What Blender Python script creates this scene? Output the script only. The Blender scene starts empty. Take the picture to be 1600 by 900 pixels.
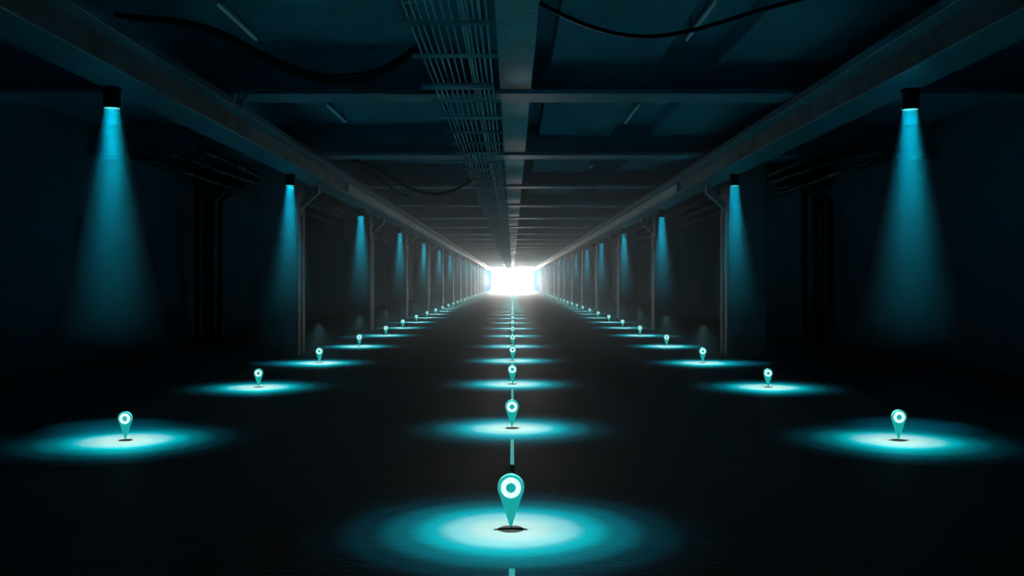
import bpy, math, random
from mathutils import Vector
random.seed(7)
S = bpy.context.scene
COL = S.collection
F, VX, VY, EYE = 1500.0, 801.0, 441.0, 1.7
LEN = 182.0

def px(x, y, d):
    """a point seen at pixel (x, y) standing d metres down the tunnel"""
    return Vector(((x - VX) * d / F, d, EYE + (VY - y) * d / F))

# ------------------------------------------------------------------ mesh helpers
class MB:
    def __init__(self):
        self.v, self.f, self.smooth = [], [], []
    def add(self, vs, fs, smooth=False):
        n = len(self.v)
        self.v += [tuple(p) for p in vs]
        self.f += [[i + n for i in f] for f in fs]
        self.smooth += [smooth] * len(fs)
    def box(self, x0, x1, y0, y1, z0, z1):
        self.add([(x0,y0,z0),(x1,y0,z0),(x1,y1,z0),(x0,y1,z0),(x0,y0,z1),(x1,y0,z1),(x1,y1,z1),(x0,y1,z1)],
                 [(0,3,2,1),(4,5,6,7),(0,1,5,4),(1,2,6,5),(2,3,7,6),(3,0,4,7)])
    def prism(self, prof, a, b, axis='y'):
        """closed profile of (u, w) pairs swept from a to b along an axis"""
        n = len(prof)
        def P(u, w, t):
            return (u, t, w) if axis == 'y' else ((t, u, w) if axis == 'x' else (u, w, t))
        vs = [P(u, w, a) for u, w in prof] + [P(u, w, b) for u, w in prof]
        fs = [[i, (i+1) % n, n + (i+1) % n, n + i] for i in range(n)]
        fs += [list(range(n))[::-1], list(range(n, 2*n))]
        self.add(vs, fs)
    def lathe(self, prof, c=(0,0,0), seg=24, smooth=True):
        vs, fs, n = [], [], len(prof)
        for k in range(seg):
            a = 2*math.pi*k/seg
            for r, z in prof:
                vs.append((c[0]+r*math.cos(a), c[1]+r*math.sin(a), c[2]+z))
        for k in range(seg):
            q = (k+1) % seg
            for i in range(n-1):
                fs.append([k*n+i, q*n+i, q*n+i+1, k*n+i+1])
        self.add(vs, fs, smooth)
    def tube(self, pts, r, seg=8, caps=True):
        pts = [Vector(p) for p in pts]
        vs, fs = [], []
        up = None
        for i, p in enumerate(pts):
            t = (pts[min(i+1, len(pts)-1)] - pts[max(i-1, 0)]).normalized()
            if up is None:
                up = Vector((0,0,1)) if abs(t.z) < .9 else Vector((0,1,0))
            s = t.cross(up).normalized(); u = s.cross(t).normalized(); up = u
            for k in range(seg):
                a = 2*math.pi*k/seg
                vs.append(p + s*(r*math.cos(a)) + u*(r*math.sin(a)))
        for i in range(len(pts)-1):
            for k in range(seg):
                q = (k+1) % seg
                fs.append([i*seg+k, i*seg+q, (i+1)*seg+q, (i+1)*seg+k])
        self.add(vs, fs, True)
        if caps:
            m = (len(pts)-1)*seg
            self.add(vs[:seg], [list(range(seg))[::-1]]); self.add(vs[m:], [list(range(seg))])
    def build(self, name, mat, parent=None, loc=None, bevel=0):
        me = bpy.data.meshes.new(name)
        me.from_pydata(self.v, [], self.f)
        me.polygons.foreach_set('use_smooth', self.smooth)
        import bmesh
        bm = bmesh.new(); bm.from_mesh(me)
        bmesh.ops.remove_doubles(bm, verts=bm.verts, dist=1e-6)
        bmesh.ops.recalc_face_normals(bm, faces=bm.faces)
        bm.to_mesh(me); bm.free()
        me.materials.append(mat)
        o = bpy.data.objects.new(name, me); COL.objects.link(o)
        if parent: o.parent = parent
        if loc is not None: o.location = loc
        if bevel:
            m = o.modifiers.new('bevel', 'BEVEL'); m.width = bevel; m.segments = 2; m.limit_method = 'ANGLE'
        return o

def tag(o, label=None, cat=None, group=None, kind=None):
    for k, v in (('label', label), ('category', cat), ('group', group), ('kind', kind)):
        if v: o[k] = v
    return o
def empty(name, loc, label, cat, group=None, kind=None):
    o = bpy.data.objects.new(name, None); COL.objects.link(o); o.location = loc; o.empty_display_size = .2
    return tag(o, label, cat, group, kind)
def copy_tree(o, parent=None):
    c = o.copy(); COL.objects.link(c)
    if parent: c.parent = parent
    for ch in list(o.children): copy_tree(ch, c)
    return c
ORD = ['first','second','third','fourth','fifth','sixth','seventh','eighth','ninth','tenth','eleventh','twelfth','thirteenth',
       'fourteenth','fifteenth','sixteenth','seventeenth','eighteenth','nineteenth','twentieth','twenty-first','twenty-second',
       'twenty-third','twenty-fourth','twenty-fifth','twenty-sixth','twenty-seventh','twenty-eighth','twenty-ninth','thirtieth',
       'thirty-first','thirty-second','thirty-third','thirty-fourth','thirty-fifth','thirty-sixth','thirty-seventh','thirty-eighth','thirty-ninth','fortieth']

# ------------------------------------------------------------------ materials
def new_mat(name):
    m = bpy.data.materials.new(name); m.use_nodes = True
    nt = m.node_tree; nt.nodes.clear()
    out = nt.nodes.new('ShaderNodeOutputMaterial')
    return m, nt, out
def surf(name, c0, c1, rough=.6, scale=(3,3,3), bump=.2, metallic=0, rough_var=.15, spec=.5, bump_scale=6, bump_dist=.01, coat=0):
    m, nt, out = new_mat(name)
    N, L = nt.nodes.new, nt.links.new
    b = N('ShaderNodeBsdfPrincipled')
    tc = N('ShaderNodeTexCoord'); mp = N('ShaderNodeMapping'); mp.inputs['Scale'].default_value = scale
    L(tc.outputs['Object'], mp.inputs['Vector'])
    n1 = N('ShaderNodeTexNoise'); n1.inputs['Scale'].default_value = 1; n1.inputs['Detail'].default_value = 6; n1.inputs['Roughness'].default_value = .65
    L(mp.outputs['Vector'], n1.inputs['Vector'])
    rp = N('ShaderNodeValToRGB'); rp.color_ramp.elements[0].position = .35; rp.color_ramp.elements[1].position = .65
    rp.color_ramp.elements[0].color = (*c0, 1); rp.color_ramp.elements[1].color = (*c1, 1)
    L(n1.outputs['Fac'], rp.inputs['Fac']); L(rp.outputs['Color'], b.inputs['Base Color'])
    mr = N('ShaderNodeMapRange'); mr.inputs['To Min'].default_value = max(.02, rough-rough_var); mr.inputs['To Max'].default_value = min(1, rough+rough_var)
    L(n1.outputs['Fac'], mr.inputs['Value']); L(mr.outputs['Result'], b.inputs['Roughness'])
    b.inputs['Metallic'].default_value = metallic
    b.inputs['Specular IOR Level'].default_value = spec
    b.inputs['Coat Weight'].default_value = coat; b.inputs['Coat Roughness'].default_value = .4
    if bump:
        n2 = N('ShaderNodeTexNoise'); n2.inputs['Scale'].default_value = bump_scale; n2.inputs['Detail'].default_value = 5
        L(mp.outputs['Vector'], n2.inputs['Vector'])
        bp = N('ShaderNodeBump'); bp.inputs['Strength'].default_value = bump; bp.inputs['Distance'].default_value = bump_dist
        L(n2.outputs['Fac'], bp.inputs['Height']); L(bp.outputs['Normal'], b.inputs['Normal'])
    L(b.outputs['BSDF'], out.inputs['Surface'])
    return m
def glow(name, col, strength, base=None):
    m, nt, out = new_mat(name)
    b = nt.nodes.new('ShaderNodeBsdfPrincipled')
    b.inputs['Base Color'].default_value = (*(base or col), 1); b.inputs['Roughness'].default_value = .45
    b.inputs['Emission Color'].default_value = (*col, 1); b.inputs['Emission Strength'].default_value = strength
    nt.links.new(b.outputs['BSDF'], out.inputs['Surface'])
    return m
def emit(name, col, strength):
    m, nt, out = new_mat(name)
    e = nt.nodes.new('ShaderNodeEmission'); e.inputs['Color'].default_value = (*col, 1); e.inputs['Strength'].default_value = strength
    nt.links.new(e.outputs['Emission'], out.inputs['Surface'])
    return m
def volume(name, col, density, g, fade=None, grey=False):
    m, nt, out = new_mat(name)
    v = nt.nodes.new('ShaderNodeVolumeScatter'); v.inputs['Color'].default_value = (*col, 1)
    v.inputs['Density'].default_value = density; v.inputs['Anisotropy'].default_value = g
    if fade:
        tc = nt.nodes.new('ShaderNodeTexCoord'); sp = nt.nodes.new('ShaderNodeSeparateXYZ'); nt.links.new(tc.outputs['Object'], sp.inputs[0])
        mr = nt.nodes.new('ShaderNodeMapRange'); mr.inputs['From Min'].default_value = fade[0]; mr.inputs['From Max'].default_value = fade[1]
        mr.inputs['To Min'].default_value = 0; mr.inputs['To Max'].default_value = density
        nt.links.new(sp.outputs['Z'], mr.inputs['Value']); nt.links.new(mr.outputs['Result'], v.inputs['Density'])
    sh = v.outputs['Volume']
    if grey:                                   # absorb what is not scattered, so that light passes through untinted
        ab = nt.nodes.new('ShaderNodeVolumeAbsorption'); ab.inputs['Color'].default_value = (*col, 1); ab.inputs['Density'].default_value = density
        ad = nt.nodes.new('ShaderNodeAddShader'); nt.links.new(sh, ad.inputs[0]); nt.links.new(ab.outputs['Volume'], ad.inputs[1]); sh = ad.outputs[0]
    nt.links.new(sh, out.inputs['Volume'])
    return m

FLOOR_A = .10
M = dict(
    floor = surf('smooth_dark_concrete_floor', (.058,.095,.112), (.078,.126,.146), rough=.70, scale=(.6,2.2,1), bump=.5, rough_var=.1, bump_scale=9, bump_dist=.006, spec=.7, coat=.07),
    brace = surf('lit_brace_paint', (.16,.34,.42), (.22,.44,.52), rough=.55, bump=.1),  # pillar paint made lighter, as if light fell on the brace
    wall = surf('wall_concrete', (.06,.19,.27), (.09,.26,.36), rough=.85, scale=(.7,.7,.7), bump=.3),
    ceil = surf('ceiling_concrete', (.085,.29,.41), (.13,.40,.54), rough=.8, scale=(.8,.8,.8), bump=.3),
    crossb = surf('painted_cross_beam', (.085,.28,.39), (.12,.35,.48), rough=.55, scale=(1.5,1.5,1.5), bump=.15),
    center = surf('board_marked_concrete', (.18,.47,.60), (.28,.66,.78), rough=.55, scale=(1.2,9,3), bump=.4, bump_scale=2),
    girder = surf('painted_girder_steel', (.08,.26,.35), (.13,.36,.48), rough=.42, scale=(2,2,2), bump=.15, rough_var=.12),
    steel = surf('worn_girder_steel', (.14,.24,.29), (.26,.36,.41), rough=.55, scale=(2,2,2), bump=.12, rough_var=.1, metallic=.7),
    pillar = surf('pillar_paint', (.055,.15,.205), (.085,.21,.28), rough=.62, scale=(2,2,1), bump=.2),
    rod = surf('galvanised_rod', (.62,.80,.86), (.80,.94,.97), rough=.45, metallic=.2, bump=0, scale=(6,6,6)),
    edge = surf('edge_highlight_paint', (.50,.74,.80), (.66,.86,.90), rough=.5, bump=0),  # pale colour stands in for light along the girder edges
    rail = surf('gleam_strip_steel', (.88,.87,.85), (.96,.95,.93), rough=.64, metallic=.95, bump=.1, scale=(2,2,2)),
    rung = surf('galvanised_rung', (.30,.46,.52), (.42,.60,.66), rough=.4, metallic=.15, bump=0, scale=(6,6,6)),
    palepipe = surf('pale_blue_painted_pipe', (.34,.62,.72), (.40,.68,.78), rough=.45, bump=.05),
    darkpipe = surf('dark_pipe_paint', (.02,.022,.025), (.035,.038,.04), rough=.3, bump=.1, scale=(4,4,4)),
    rubber = surf('black_cable_rubber', (.006,.006,.007), (.012,.012,.013), rough=.6, bump=0),
    housing = surf('black_lamp_housing', (.006,.006,.007), (.012,.012,.013), rough=.6, bump=.05),
    disc = surf('black_shadow_disc', (.006,.007,.008), (.01,.011,.012), rough=.7, bump=0, spec=.1),
    tube = glow('faint_tube_glass', (.22,.62,.70), .05, (.45,.55,.55)),
    body = glow('teal_marker_body', (.005,.365,.345), .82, (.01,.2,.19)),
    rim = glow('pale_teal_marker_rim', (.05,.37,.34), .8, (.05,.25,.24)),
    ring = glow('white_marker_ring', (.78,1.0,.97), 1.0, (.6,.7,.7)),
    scribble = glow('grey_teal_scribble', (.25,.55,.53), .8),
    strip = glow('teal_led_strip', (.03,.34,.33), .85, (.03,.1,.1)),
    lens = emit('teal_lamp_lens', (.12,.75,.85), 1.0),
    sky = emit('bright_daylight', (1.0,.94,.86), 330.0),
    beam = volume("lit_lamp_haze", (1,1,1), .42, 0.0, (-2.8, -.8)),
    haze = volume('thin_tunnel_haze', (.76,.92,1), .0072, .58, None, True),
)

# ------------------------------------------------------------------ the setting
def struct(o, label, cat):
    return tag(o, label, cat, kind='structure')
WX = 9.2
CZ = 5.15
b = MB(); b.box(-WX, WX, -6, LEN+6, -.2, 0)
struct(b.build('floor', M['floor']), 'smooth dark glossy concrete floor of the long hall', 'floor')
b = MB(); b.box(-WX, WX, -6, LEN, CZ, CZ+.2)
slab = struct(b.build('ceiling', M['ceil']), 'dark concrete ceiling slab above the cross beams', 'ceiling')
for side, s in (('left', -1), ('right', 1)):
    b = MB(); b.box(min(s*WX, s*(WX+.3)), max(s*WX, s*(WX+.3)), -6, LEN, -.2, CZ+.2)
    struct(b.build('wall_'+side, M['wall']), f'dark concrete side wall beyond the {side} row of pillars', 'wall')
b = MB(); b.box(-WX-.3, WX+.3, -6.3, -6, -.2, CZ+.2)
struct(b.build('wall_back', M['wall']), 'concrete wall closing the hall behind the camera', 'wall')
OX, OZ = 4.02, 4.62
b = MB()
b.box(-WX, -OX, LEN, LEN+.4, 0, CZ+.2); b.box(OX, WX, LEN, LEN+.4, 0, CZ+.2); b.box(-OX, OX, LEN, LEN+.4, OZ, CZ+.2)
struct(b.build('wall_far', M['wall']), 'far end wall around the bright opening', 'wall')
b = MB(); b.box(-6, 6, LEN+2.0, LEN+2.2, -.2, 7)
struct(b.build('sky', M['sky']), 'blinding white daylight beyond the far opening', 'sky')

# ------------------------------------------------------------------ cross beams and the ceiling panels between them
NB = 25
FY = [14.0 + 6.8*n for n in range(-2, NB)]
for i, y in enumerate(FY):
    nth = i - 2
    if nth < 0: continue                      # those two bays' beams stand out of view
    lab = f'dark flanged cross beam under the ceiling, {ORD[nth]} from the camera'
    e = empty('cross_beam', (0, y, 4.45), lab, 'beam', 'cross beams under the ceiling', 'thing')
    b = MB(); b.box(-WX, WX, 0, .7, 0, .07); b.build('bottom_flange', M['crossb'], e, bevel=.01)
    for w0, w1 in ((-WX, -.19), (.275, WX)):
        b = MB(); b.box(w0, w1, .25, .45, .07, CZ-4.45); b.build('web', M['crossb'], e)
for i in range(len(FY)-1):
    y0, y1 = FY[i]+.45, FY[i+1]+.25
    for (x0, x1) in ((.56, 2.13), (3.0, 5.6), (-3.15, -1.3)):
        b = MB(); b.box(x0, x1, y0, y1 - (2.0 if x0 < 0 else 0), 4.9, CZ)
        struct(b.build('ceiling_panel', M['ceil'], bevel=.015), 'flat concrete ceiling panel between two cross beams', 'ceiling panel')['group'] = 'ceiling panels'

# centre beam
b = MB(); b.box(-.19, .275, -5.9, LEN-.1, 4.56, CZ)
tag(b.build('center_beam', M['center'], bevel=.012), 'pale board-marked beam running lengthwise down the middle of the ceiling', 'beam', kind='thing')

# ------------------------------------------------------------------ girders
def girder(side, s):
    e = empty('crane_girder', (0, 0, 3.98), f'long steel girder running the length of the hall along the {side} lamp row', 'girder', 'side girders', 'thing')
    X = lambda a: s*a
    def bx(b, a0, a1, z0, z1):
        b.box(min(X(a0), X(a1)), max(X(a0), X(a1)), -5.8, LEN-.3, z0, z1)
    b = MB(); bx(b, 4.26, 4.80, 0, .03); b.build('bottom_flange', M['girder'], e, bevel=.006)
    b = MB(); bx(b, 4.285, 4.78, .03, .30); b.build('web', M['steel'], e)
    b = MB(); bx(b, 4.09, 4.80, .30, .42); b.build('top_flange', M['girder'], e, bevel=.012)
    b = MB(); b.box(min(X(4.262), X(4.285)), max(X(4.262), X(4.285)), 25, LEN-.3, .06, .285); b.build('gleam_strip', M['rail'], e)['label'] = 'bright steel strip added for the far gleam'  # added on the web so it gleams toward the far opening
    b = MB(); bx(b, 4.248, 4.26, .0, .016); b.build('edge_highlight', M['edge'], e)  # thin pale strips put on as lit edges
    b = MB(); bx(b, 4.080, 4.09, .30, .314); b.build('edge_highlight', M['edge'], e)
    b = MB(); b.box(min(X(4.252), X(4.262)), max(X(4.252), X(4.262)), 0, .25, .10, .20)
    pl = b.build('splice_plate', M['girder'], e, loc=(0, 40, 0)); y = 41.9
    while y < LEN-2:
        c = pl.copy(); COL.objects.link(c); c.parent = e; c.location = (0, y, 0); y += 1.9
girder('left', -1); girder('right', 1)

# ------------------------------------------------------------------ pillars with braces
def pillar_proto(s):
    e = empty('pillar', (0,0,0), '', 'pillar', None, 'thing')
    X = lambda a: s*a
    h = 4.44
    b = MB(); x0, x1 = sorted((X(5.0), X(5.86)))
    b.box(x0, x1, 0, .9, 0, h); b.build('shaft', M['pillar'], e, bevel=.02)
    for yy in (.06, .52):
        b = MB(); c0, c1 = sorted((X(4.975), X(5.0))); b.box(c0, c1, yy, yy+.3, .0, 3.3); b.build('corner_plate', M['pillar'], e, bevel=.006)
    b = MB()
    p = [(X(4.55), 3.98), (X(4.55), 3.80), (X(4.975), 3.42), (X(4.975), 3.60), (X(4.68), 3.86), (X(4.68), 3.98)]
    b.prism(p, .3, .55); b.build('brace', M['brace'], e)['label'] = 'slanted brace up to the girder, painted as lit'
    return e
PD = [22.2, 33.6, 44.9, 56.6, 68.5] + [80.2 + 11.6*k for k in range(9)]
for side, s in (('left', -1), ('right', 1)):
    first = pillar_proto(s)
    for i, d in enumerate(PD):
        o = first if i == 0 else copy_tree(first)
        o.location = (0, d, 0)
        tag(o, f'square pillar with slanted brace in the {side} row, {ORD[i]} from the camera', 'pillar', f'pillars of the {side} row')

# ------------------------------------------------------------------ lamps
def ramp_light(name, stops, rmax, energy, size, hgt, radius=.05, gain=20.0):
    """a spot that fades from one colour to another away from its axis"""
    ld = bpy.data.lights.new(name, 'SPOT'); ld.energy = energy; ld.spot_size = size; ld.spot_blend = .1; ld.shadow_soft_size = radius
    ld.use_nodes = True; nt = ld.node_tree; nt.nodes.clear()
    N, L = nt.nodes.new, nt.links.new
    out = N('ShaderNodeOutputLight'); em = N('ShaderNodeEmission'); L(em.outputs[0], out.inputs[0])
    tc = N('ShaderNodeTexCoord'); sp = N('ShaderNodeSeparateXYZ'); L(tc.outputs['Normal'], sp.inputs[0])
    z2 = N('ShaderNodeMath'); z2.operation = 'MULTIPLY'; L(sp.outputs['Z'], z2.inputs[0]); L(sp.outputs['Z'], z2.inputs[1])
    inv = N('ShaderNodeMath'); inv.operation = 'DIVIDE'; inv.inputs[0].default_value = 1; L(z2.outputs[0], inv.inputs[1])
    m1 = N('ShaderNodeMath'); m1.operation = 'SUBTRACT'; L(inv.outputs[0], m1.inputs[0]); m1.inputs[1].default_value = 1
    mx = N('ShaderNodeMath'); mx.operation = 'MAXIMUM'; L(m1.outputs[0], mx.inputs[0]); mx.inputs[1].default_value = 0
    sq = N('ShaderNodeMath'); sq.operation = 'SQRT'; L(mx.outputs[0], sq.inputs[0])          # tan of the angle off the axis
    sc = N('ShaderNodeMath'); sc.operation = 'MULTIPLY'; L(sq.outputs[0], sc.inputs[0]); sc.inputs[1].default_value = hgt / rmax
    rp = N('ShaderNodeValToRGB'); cr = rp.color_ramp; cr.interpolation = 'EASE'
    while len(cr.elements) < len(stops): cr.elements.new(.5)
    for e, (r, c) in zip(cr.elements, stops):
        e.position = r / rmax; e.color = (*c, 1)
    L(sc.outputs[0], rp.inputs['Fac']); L(rp.outputs['Color'], em.inputs['Color'])
    pw = N('ShaderNodeMath'); pw.operation = 'POWER'; L(inv.outputs[0], pw.inputs[0]); pw.inputs[1].default_value = 1.5
    gn = N('ShaderNodeMath'); gn.operation = 'MULTIPLY'; L(pw.outputs[0], gn.inputs[0]); gn.inputs[1].default_value = gain
    L(gn.outputs[0], em.inputs['Strength'])            # even floor light whatever the angle
    return ld
POOL_H = 1.5
POOL = [
    [(0, (.80,.95,.80)), (.20, (.76,.94,.80)), (.38, (.34,.76,.72)), (.53, (.0,.43,.46)), (.74, (.0,.12,.14)), (.98, (.0,.02,.026)), (1.25, (.0,.002,.003)), (1.5, (0,0,0))],]
def pool_spot(hgt): return ramp_light('floor_pool_light', POOL[0], 1.6, 215*(hgt/3.9)**2, math.radians(min(150, 2*math.degrees(math.atan(1.62/hgt)))), hgt, .02)  # spots added in mid-air above the markers, without fittings
LOW_H = .85
low_light = pool_spot(LOW_H); mid_light = pool_spot(POOL_H)
beam_light = bpy.data.lights.new('lamp_beam_light', 'AREA')
beam_light.shape = 'DISK'; beam_light.size = .17; beam_light.spread = math.radians(25)
beam_light.energy = 100.0
beam_light.use_nodes = True
beam_light.node_tree.nodes['Emission'].inputs['Strength'].default_value = .052
beam_light.color = (.0, .50, .72)
def add_light(ld, loc, parent=None):
    o = bpy.data.objects.new(ld.name, ld); COL.objects.link(o); o.location = loc
    if parent: o.parent = parent
    return o

def lamp_proto():
    e = empty('spotlight', (0,0,0), '', 'lamp', None)
    # origin at the middle of the lens, housing above it up to the girder
    b = MB(); b.lathe([(0,.20),(.088,.20),(.094,.19),(.094,.012),(.098,.008),(.098,0),(.09,0),(.09,.02),(0,.02)], seg=28); b.build('housing', M['housing'], e)
    b = MB(); b.lathe([(0,.24),(.11,.24),(.11,.20),(0,.20)], seg=20, smooth=False); b.build('mounting_plate', M['housing'], e)
    b = MB(); b.lathe([(0,.012),(.09,.012),(.09,.004),(0,.004)], seg=28, smooth=False); b.build('lens', M['lens'], e)
    b = MB(); b.box(.094, .112, -.01, .01, .0, .2); b.build('side_clip', M['girder'], e)
    b = MB(); n = 8
    b.lathe([(0,-.004)] + [(.088 + .58*t/n, -.004 - 2.8*t/n) for t in range(n+1)] + [(0,-2.804)], seg=32)
    b.build('light_beam', M['beam'], e)['kind'] = 'stuff'
    return e
LAMPX = 4.7
left_px = [(175,166),(453,286),(564,334),(625,361),(662,378),(687,389)]
right_px = [(1422,159),(1148,282),(1034,332),(975,359),(940,377),(917,388)]
proto = lamp_proto(); first = True
for side, s, tab in (('left', -1, left_px), ('right', 1, right_px)):
    ds = [(LAMPX*F/abs(x-VX), EYE + (VY-y)*LAMPX/abs(x-VX)) for x, y in tab]
    ds += [(ds[-1][0] + 10.3*k, 3.76) for k in range(1, 12)]
    for i, (d, z) in enumerate(ds):
        o = proto if first else copy_tree(proto); first = False
        z = 3.74
        o.location = (s*LAMPX, d, z)
        if s < 0:
            pass
        tag(o, f'black cylindrical downlight with teal beam in the {side} row, {ORD[i]} from the camera', 'lamp', f'downlights of the {side} row')
        add_light(beam_light, (s*LAMPX, d, z-.01))

# ------------------------------------------------------------------ location markers
def marker_proto():
    """unit marker, 1 tall: tip at z = .03 above the floor, facing -y"""
    e = empty('location_marker', (0,0,0), '', 'map pin')
    R, cz, tip, T = .242, .775, .055, .05
    a0 = math.asin(R/(cz-tip))                      # tangent from the tip
    def outline(r):
        k = r/R
        pts = []
        for j in range(41):
            a = -a0 + (math.pi + 2*a0)*j/40
            pts.append((r*math.cos(a), cz + r*math.sin(a)))
        c = cz - (cz-tip)*k
        pts.append((-.012*k, c)); pts.append((.012*k, c))
        return pts
    b = MB(); o0, o1 = outline(R), outline(R*.93)
    n = len(o0)
    vs = [(x,-T*.7,z) for x, z in o0] + [(x,T*.7,z) for x, z in o0] + [(x,-T,z) for x, z in o1] + [(x,T,z) for x, z in o1]
    fs = [[i,(i+1)%n,n+(i+1)%n,n+i] for i in range(n)] + [[2*n+i,2*n+(i+1)%n,(i+1)%n,i] for i in range(n)] + [[n+i,n+(i+1)%n,3*n+(i+1)%n,3*n+i] for i in range(n)]
    fs += [list(range(2*n,3*n)), list(range(3*n,4*n))[::-1]]
    b.add(vs, fs)
    body = b.build('body', M['body'], e)
    b = MB(); seg = 40
    arc = [(-.55 + (math.pi+1.1)*j/seg) for j in range(seg+1)]
    vs = []
    for a in arc:
        for r, y in ((R*1.005,-T*.6),(R*1.005,-T*1.15),(R*.92,-T*1.15),(R*.92,-T*.6)):
            vs.append((r*math.cos(a), y, cz + r*math.sin(a)))
    fs = [[4*j+k, 4*j+(k+1)%4, 4*(j+1)+(k+1)%4, 4*(j+1)+k] for j in range(seg) for k in range(4)] + [[0,1,2,3],[4*seg+3,4*seg+2,4*seg+1,4*seg]]
    b.add(vs, fs); b.build('rim', M['rim'], e)['label'] = 'pale teal rim'
    b = MB(); ro, ri, seg = R*.755, R*.385, 40
    vs = []
    for j in range(seg):
        a = 2*math.pi*j/seg
        for r, y in ((ro,-T*.98),(ro,-T*1.5),(ri,-T*1.5),(ri,-T*.98)):
            vs.append((r*math.cos(a), y, cz-.004 + r*math.sin(a)))
    fs = [[4*j+k, 4*j+(k+1)%4, 4*((j+1)%seg)+(k+1)%4, 4*((j+1)%seg)+k] for j in range(seg) for k in range(4)]
    b.add(vs, fs); b.build('ring', M['ring'], e)['label'] = 'bright white ring'
    b = MB(); b.lathe([(0,.06),(.006,.06),(.004,.012),(0,.012)], seg=10); b.build('needle', M['housing'], e)
    b = MB(); b.lathe([(0,.014),(.225,.014),(.235,.008),(.235,0),(0,0)], seg=36); b.build('shadow_disc', M['disc'], e)['label'] = 'flat black disc in place of the shadow'  # dark disc stands for the shadow under the floating marker
    return e
mproto = marker_proto(); used = [False]
def marker(X, d, h, label, group, light=True):
    o = mproto if not used[0] else copy_tree(mproto); used[0] = True
    o.location = (X, d, 0); o.scale = (h,)*3
    tag(o, label, 'map pin', group)
    add_light(mid_light, (X, d, POOL_H)) if abs(X) < 1 else add_light(low_light, (X, d, LOW_H))
    return o
# middle row: base y of the pixels that show it, then an even pace
cy = [827, 669, 600, 563.5, 541]
cd = [EYE*F/(y-VY) for y in cy]
ch = [.375, .325, .32, .31, .31]
while cd[-1] < LEN-8: cd.append(cd[-1] + 4.9); ch.append(.30)
for i, d in enumerate(cd):
    lab = ('largest teal location marker, in front on the middle line' if i == 0 else
           f'teal location marker with white ring on the middle line, {ORD[i]} from the camera')
    marker(0 if i > 2 else (-.012, -.008, -.005)[i], d, ch[i], lab, 'markers on the middle line')
side_y = {-1: [(196,688),(404,605),(499,567),(561.5,541),(603,524)], 1: [(1404,688),(1200,605),(1098,567),(1041.5,541),(1000,524)]}
for side, s in (('left', -1), ('right', 1)):
    pts = [((x-VX)*EYE/(y-VY), EYE*F/(y-VY)) for x, y in side_y[s]]
    hs = [.305 if s < 0 else .325, .295, .32, .31, .31]
    while pts[-1][1] < LEN-6: pts.append((s*(4.1), pts[-1][1]+5.1)); hs.append(.31)
    for i, (X, d) in enumerate(pts):
        extra = ' nearest the camera' if i == 0 else f', {ORD[i]} from the camera'
        lab = f'teal location marker in the {side} row{extra}'
        if s < 0 and i == 0: lab = 'nearest teal location marker of the left row, scribble inside its ring'
        o = marker(X, d, hs[i], lab, f'markers of the {side} row')
        if s < 0 and i == 0:
            b = MB(); r = .05
            b.tube([(-r,-.058,.77),(-r*.5,-.058,.755),(-r*.1,-.058,.78),(r*.2,-.058,.755),(r*.9,-.058,.785)], .012, 6)
            b.build('scribble', M['scribble'], o)

# glowing dashes of the middle line
def dash(d0, d1, lab):
    b = MB(); w = .0175
    b.box(-w, w, -(d1-d0)/2, (d1-d0)/2, 0, .006)
    o = b.build('line_dash', M['strip'], loc=(-.004, (d0+d1)/2, 0)); tag(o, lab, 'line dash', 'dashes of the middle line')
dash(4.2, 5.68, 'teal glowing dash of the middle line, cut by the bottom edge')
for i in range(len(cd)-1):
    e1 = cd[i+1] - .82
    dash(e1-1.42, e1, f'teal glowing dash of the middle line, just before the {ORD[i+1]} marker')

# ------------------------------------------------------------------ cable tray
tray = empty('cable_tray', (0,0,4.3), 'ladder-like tray of thin metal rods and rungs left of the middle beam', 'cable tray')
TX = [-1.05,-.98,-.917,-.838,-.77,-.69,-.61,-.52,-.485,-.45,-.39,-.33,-.265]
for i, x in enumerate(TX):
    b = MB(); pts = []; y = 1.0
    ph = random.random()*6
    while y < LEN-1:
        amp = .006
        pts.append((x + amp*math.sin(y*1.3+ph), y, .05 + .004*math.sin(y*.9+ph))); y += 2.8
    b.tube(pts, .0115 if i not in (8, 11) else .016, 6); b.build('rod', M['rod'], tray)
ry = [9.68 - 1.42*k for k in (4,3,2,1)] + [9.68, 11.1, 12.63, 13.85, 15.3, 16.75] 
while len(ry) < 100: ry.append(ry[-1] + 1.38)
def rung_at(b, y):
    b.prism([(y-.02,.04), (y+.02,.04), (y+.02,0), (y+.008,-.006), (y-.004,-.002), (y-.024,.03)], -1.165, -.175, 'x')
for y in ry:
    if abs(y-12.63) < .01: continue
    b = MB(); rung_at(b, y); b.build('rung', M['rung'], tray)
b = MB(); y = ry[-1] + 1.38
while y < LEN-1: rung_at(b, y); y += 1.38
b.build('rung', M['rung'], tray)['kind'] = 'stuff'
for y in [t for t in ry[1::5] if all(abs(t-(f+.35)) > .5 for f in FY)]:
    if abs(y-12.63) < .01: continue
    for x in (-1.15, -.19):
        b = MB(); b.tube([(x, y, .04), (x, y, CZ-4.3)], .008, 6); b.build('hanger', M['rod'], tray)
b = MB(); b.tube([(-1.20,12.63,-.02),(-1.19,12.63,-.02),(-.9,12.63,-.02),(-.26,12.63,-.02)], .043, 14)
b.add(*[[ (-1.20-.03*math.cos(a), 12.63+.043*math.sin(a)*.0, -.02) for a in (0,)], []])
o = b.build('hanging_crossbar', M['palepipe'], loc=(0,0,4.3)); tag(o, 'pale blue round bar crossing under the cable tray', 'bar')

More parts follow.
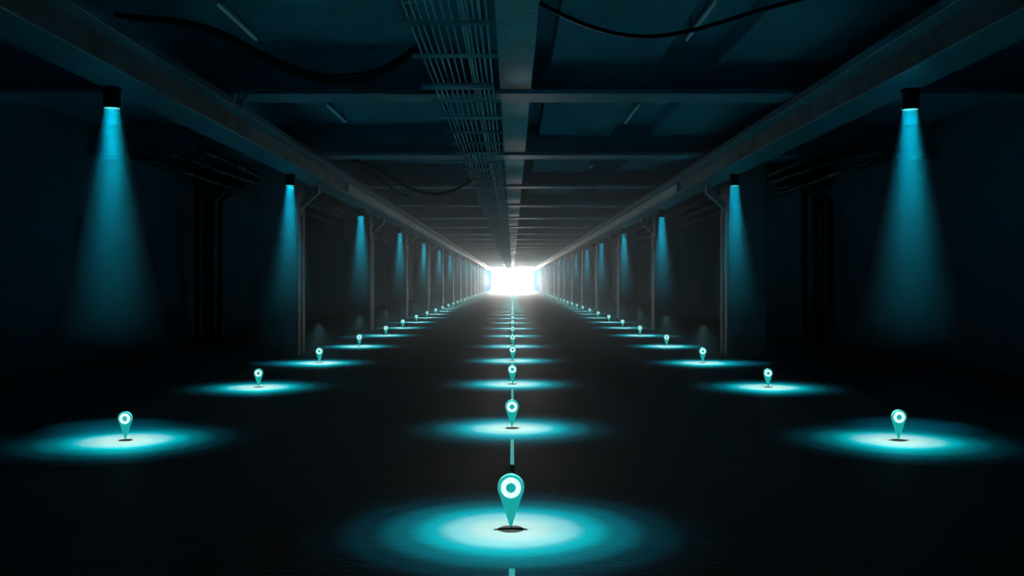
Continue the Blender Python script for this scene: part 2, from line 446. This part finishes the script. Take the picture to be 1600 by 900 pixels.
# ------------------------------------------------------------------ hanging cables
def sag(p0, p1, low, n=26):
    out = []
    for i in range(n+1):
        t = i/n; q = p0.lerp(p1, t)
        mid = p0.lerp(p1, .5).z - low
        q.z -= mid*4*t*(1-t); out.append(q)
    return out
def smooth(pts, n=10):
    out = []
    for i in range(len(pts)-1):
        p0, p1, p2, p3 = pts[max(i-1,0)], pts[i], pts[i+1], pts[min(i+2,len(pts)-1)]
        for k in range(n):
            t = k/n
            out.append(.5*((2*p1) + (p2-p0)*t + (2*p0-5*p1+4*p2-p3)*t*t + (3*p1-p0-3*p2+p3)*t**3))
    out.append(pts[-1]); return out
d = 9.5
pts = [px(843,4,d), px(880,24,d), px(930,44,d), px(975,54.5,d), px(1020,57,d), px(1065,51,d), px(1120,37,d), px(1180,18,d), px(1260,-4,d), px(1310,-25,d), px(1330,-45,d)]
b = MB(); b.tube(smooth(pts), .021, 10); tag(b.build('hanging_cable', M['rubber']), 'thick black cable sagging right of the middle beam', 'cable')
bundle = [
    [(180,22),(215,27),(290,36),(350,55),(400,82),(450,106),(500,121),(545,124),(590,114),(625,95),(655,72)],
    [(180,24),(215,30),(290,39),(350,59),(400,87),(450,112),(500,127),(545,130),(590,119),(625,100),(658,78)],
    [(180,21),(215,25),(290,33),(350,51),(400,78),(450,101),(500,117),(540,118),(590,109),(625,90),(654,68)],
]
for k, row in enumerate(bundle):
    b = MB(); d = 11.5 + .05*k
    b.tube(smooth([px(x, y, d) for x, y in row], 6), .019, 8)
    tag(b.build('hanging_cable', M['rubber']), ['middle black cable of the sagging bundle left of the cable tray', 'lowest black cable of the sagging bundle left of the cable tray',
        'topmost black cable of the sagging bundle left of the cable tray'][k], 'cable', 'bundle of cables sagging left of the tray')
for k, (row, lab) in enumerate((
    ([(540,248),(575,257),(610,277),(640,294),(675,303),(705,299),(728,287),(740,278)], 'thick black cable sagging farther down the hall beside the tray'),
    ([(560,262),(580,271),(600,286),(620,300),(640,307)], 'thin dark cable dropping beside the farther sagging cable'))):
    b = MB(); d = 25 + .4*k
    b.tube(smooth([px(x, y, d) for x, y in row], 6), .04 if k == 0 else .022, 8)
    tag(b.build('hanging_cable', M['rubber']), lab, 'cable')
d = 9.0
b = MB(); b.tube(smooth([px(612,-4,d), px(618,2,d), px(630,5,d), px(645,2.5,d), px(652,-5,d)], 6), .006, 6)
tag(b.build('hanging_wire', M['rod']), 'thin loose wire curling at the top edge beside the tray', 'wire')
b = MB(); b.tube(smooth([px(657,-6,d), px(654,6,d), px(649,14,d), px(646,22,d)], 6), .005, 6)
tag(b.build('hanging_wire', M['rod']), 'thin loose wire dangling between the tray rods', 'wire')

# ------------------------------------------------------------------ ceiling tubes
for (x0, y0, x1, y1, lab) in ((1118,3,1073,63,'slim faint tube lamp in the ceiling recess right of the black sagging cable'),
                              (998,165,977,193,'slim faint tube lamp behind the first cross beam on the right'),
                              (511,165,540,191,'slim faint tube lamp behind the first cross beam on the left'),
                              (341,8,400,62,'slim faint tube lamp at the top left above the girder'),
                              (926,259,921,263,'tiny tube lamp behind the second cross beam on the right')):
    Z = 3.16 if y0 < 250 else 2.95
    d0, d1 = Z*F/(VY-y0), Z*F/(VY-y1)
    p0, p1 = px(x0, y0, d0), px(x1, y1, d1)
    mid = (p0+p1)/2
    e = empty('hanging_tube_lamp', mid, lab, 'lamp', 'faint tube lamps of the ceiling')
    b = MB(); b.tube([p0-mid, p1-mid], .017, 10); b.build('tube', M['tube'], e)
    b = MB(); L = (p1-p0).length/2
    b.box(-.03, .03, -L-.05, L+.05, .024, .07); b.build('fitting', M['girder'], e)
    for yy in (-L*.7, L*.7):
        b = MB(); b.box(-.012, .012, yy-.012, yy+.012, .07, CZ-mid.z); b.build('stem', M['girder'], e)

# ------------------------------------------------------------------ conduits on the first cross beam, pipes of the side bays
for k, (z, r, lab) in enumerate(((4.497, .018, 'upper thin conduit along the first cross beam left of the tray'), (4.452, .018, 'lower thin conduit along the first cross beam left of the tray'))):
    b = MB(); xe = -3.86 + .06*k
    y = 13.981
    pts = [Vector((xe-.15, y, z-.20)), Vector((xe-.13, y, z-.10)), Vector((xe-.06, y, z-.025)), Vector((xe+.06, y, z)), Vector((-1.2, y, z)), Vector((-.3, y, z))]
    b.tube(smooth(pts, 6), r, 8)
    tag(b.build('conduit', M['girder']), lab, 'conduit', 'conduits on the first cross beam')
for side, s in (('left', -1), ('right', 1)):
    xs = [(309, .10), (322, .09), (331, .075), (344, .07)] if s < 0 else [(1256, .1), (1274, .08), (1283, .09), (1297, .09)]
    for k, (x, r) in enumerate(xs):
        d = 27 - .12*k
        X = (x-VX)*d/F
        b = MB(); top = 4.9 if k == 0 else 4.62 - .1*k
        pts = [Vector((X, d, 0)), Vector((X, d, 1.6)), Vector((X, d, top-.7))]
        if k: pts += [Vector((X+(-s)*.08, d, top-.35)), Vector((X+(-s)*.5, d, top)), Vector((X+(-s)*.9, d, top+.3))]
        else: pts += [Vector((X, d, top))]
        b.tube(smooth(pts, 6), r, 12)
        tag(b.build('standing_pipe', M['darkpipe']), f'dark upright pipe by the {side} wall, {ORD[k]} of four from the {"left" if s < 0 else "left"}', 'pipe', f'upright pipes by the {side} wall')
    for k, (x, r, z) in enumerate(((6.2, .07, 4.32), (6.5, .06, 4.2), (6.85, .08, 4.28), (7.2, .06, 4.12), (7.5, .05, 4.2))):
        b = MB(); pts = []; y = 19.0
        while y < 120:
            pts.append(Vector((s*x + .03*math.sin(y*.7+k), y, z + .03*math.sin(y*.45+2*k)))); y += 2.2
        b.tube(pts, r, 8)
        tag(b.build('overhead_pipe', M['darkpipe']), f'dark pipe running lengthwise under the ceiling beside the {side} wall, {ORD[k]} from the pillars', 'pipe', f'overhead pipes of the {side} side bay')
    b = MB(); d = 27.6
    b.tube([px(VX+s*440, 285, d), px(VX+s*575, 285, d)], .09, 10)
    tag(b.build('crossing_pipe', M['darkpipe']), f'dark level pipe joining the upright pipes by the {side} wall', 'pipe')

# haze that fills the hall
b = MB(); b.box(-WX+.02, WX-.02, 18, LEN-40, .002, CZ-.01)
tag(b.build('haze', M['haze']), 'thin pale haze glowing around the far bright opening', 'haze', kind='stuff')

# ------------------------------------------------------------------ world, camera, view
w = bpy.data.worlds.new('World'); S.world = w; w.use_nodes = True
bg = w.node_tree.nodes['Background']; bg.inputs['Color'].default_value = (.0,.0,.0,1); bg.inputs['Strength'].default_value = 0
cam = bpy.data.cameras.new('camera'); co = bpy.data.objects.new('camera', cam); COL.objects.link(co)
co.location = (0, 0, EYE); co.rotation_euler = (math.pi/2, 0, 0)
cam.sensor_width = 36; cam.lens = 36*F/1600; cam.shift_x = -1/1600; cam.shift_y = -9/1600; cam.clip_start = .05; cam.clip_end = 500
S.camera = co
vs = S.view_settings
S.display_settings.display_device = 'sRGB'
vs.view_transform = 'Standard'; vs.look = 'None'; vs.exposure = 0; vs.gamma = 1; vs.use_curve_mapping = False
cy_ = S.cycles
cy_.max_bounces = 6; cy_.diffuse_bounces = 3; cy_.glossy_bounces = 3; cy_.volume_bounces = 0; cy_.transparent_max_bounces = 128
cy_.use_denoising = True; cy_.sample_clamp_indirect = 0; cy_.use_light_tree = True
for m_ in bpy.data.materials: m_.cycles.volume_sampling = 'EQUIANGULAR'
cy_.use_adaptive_sampling = False
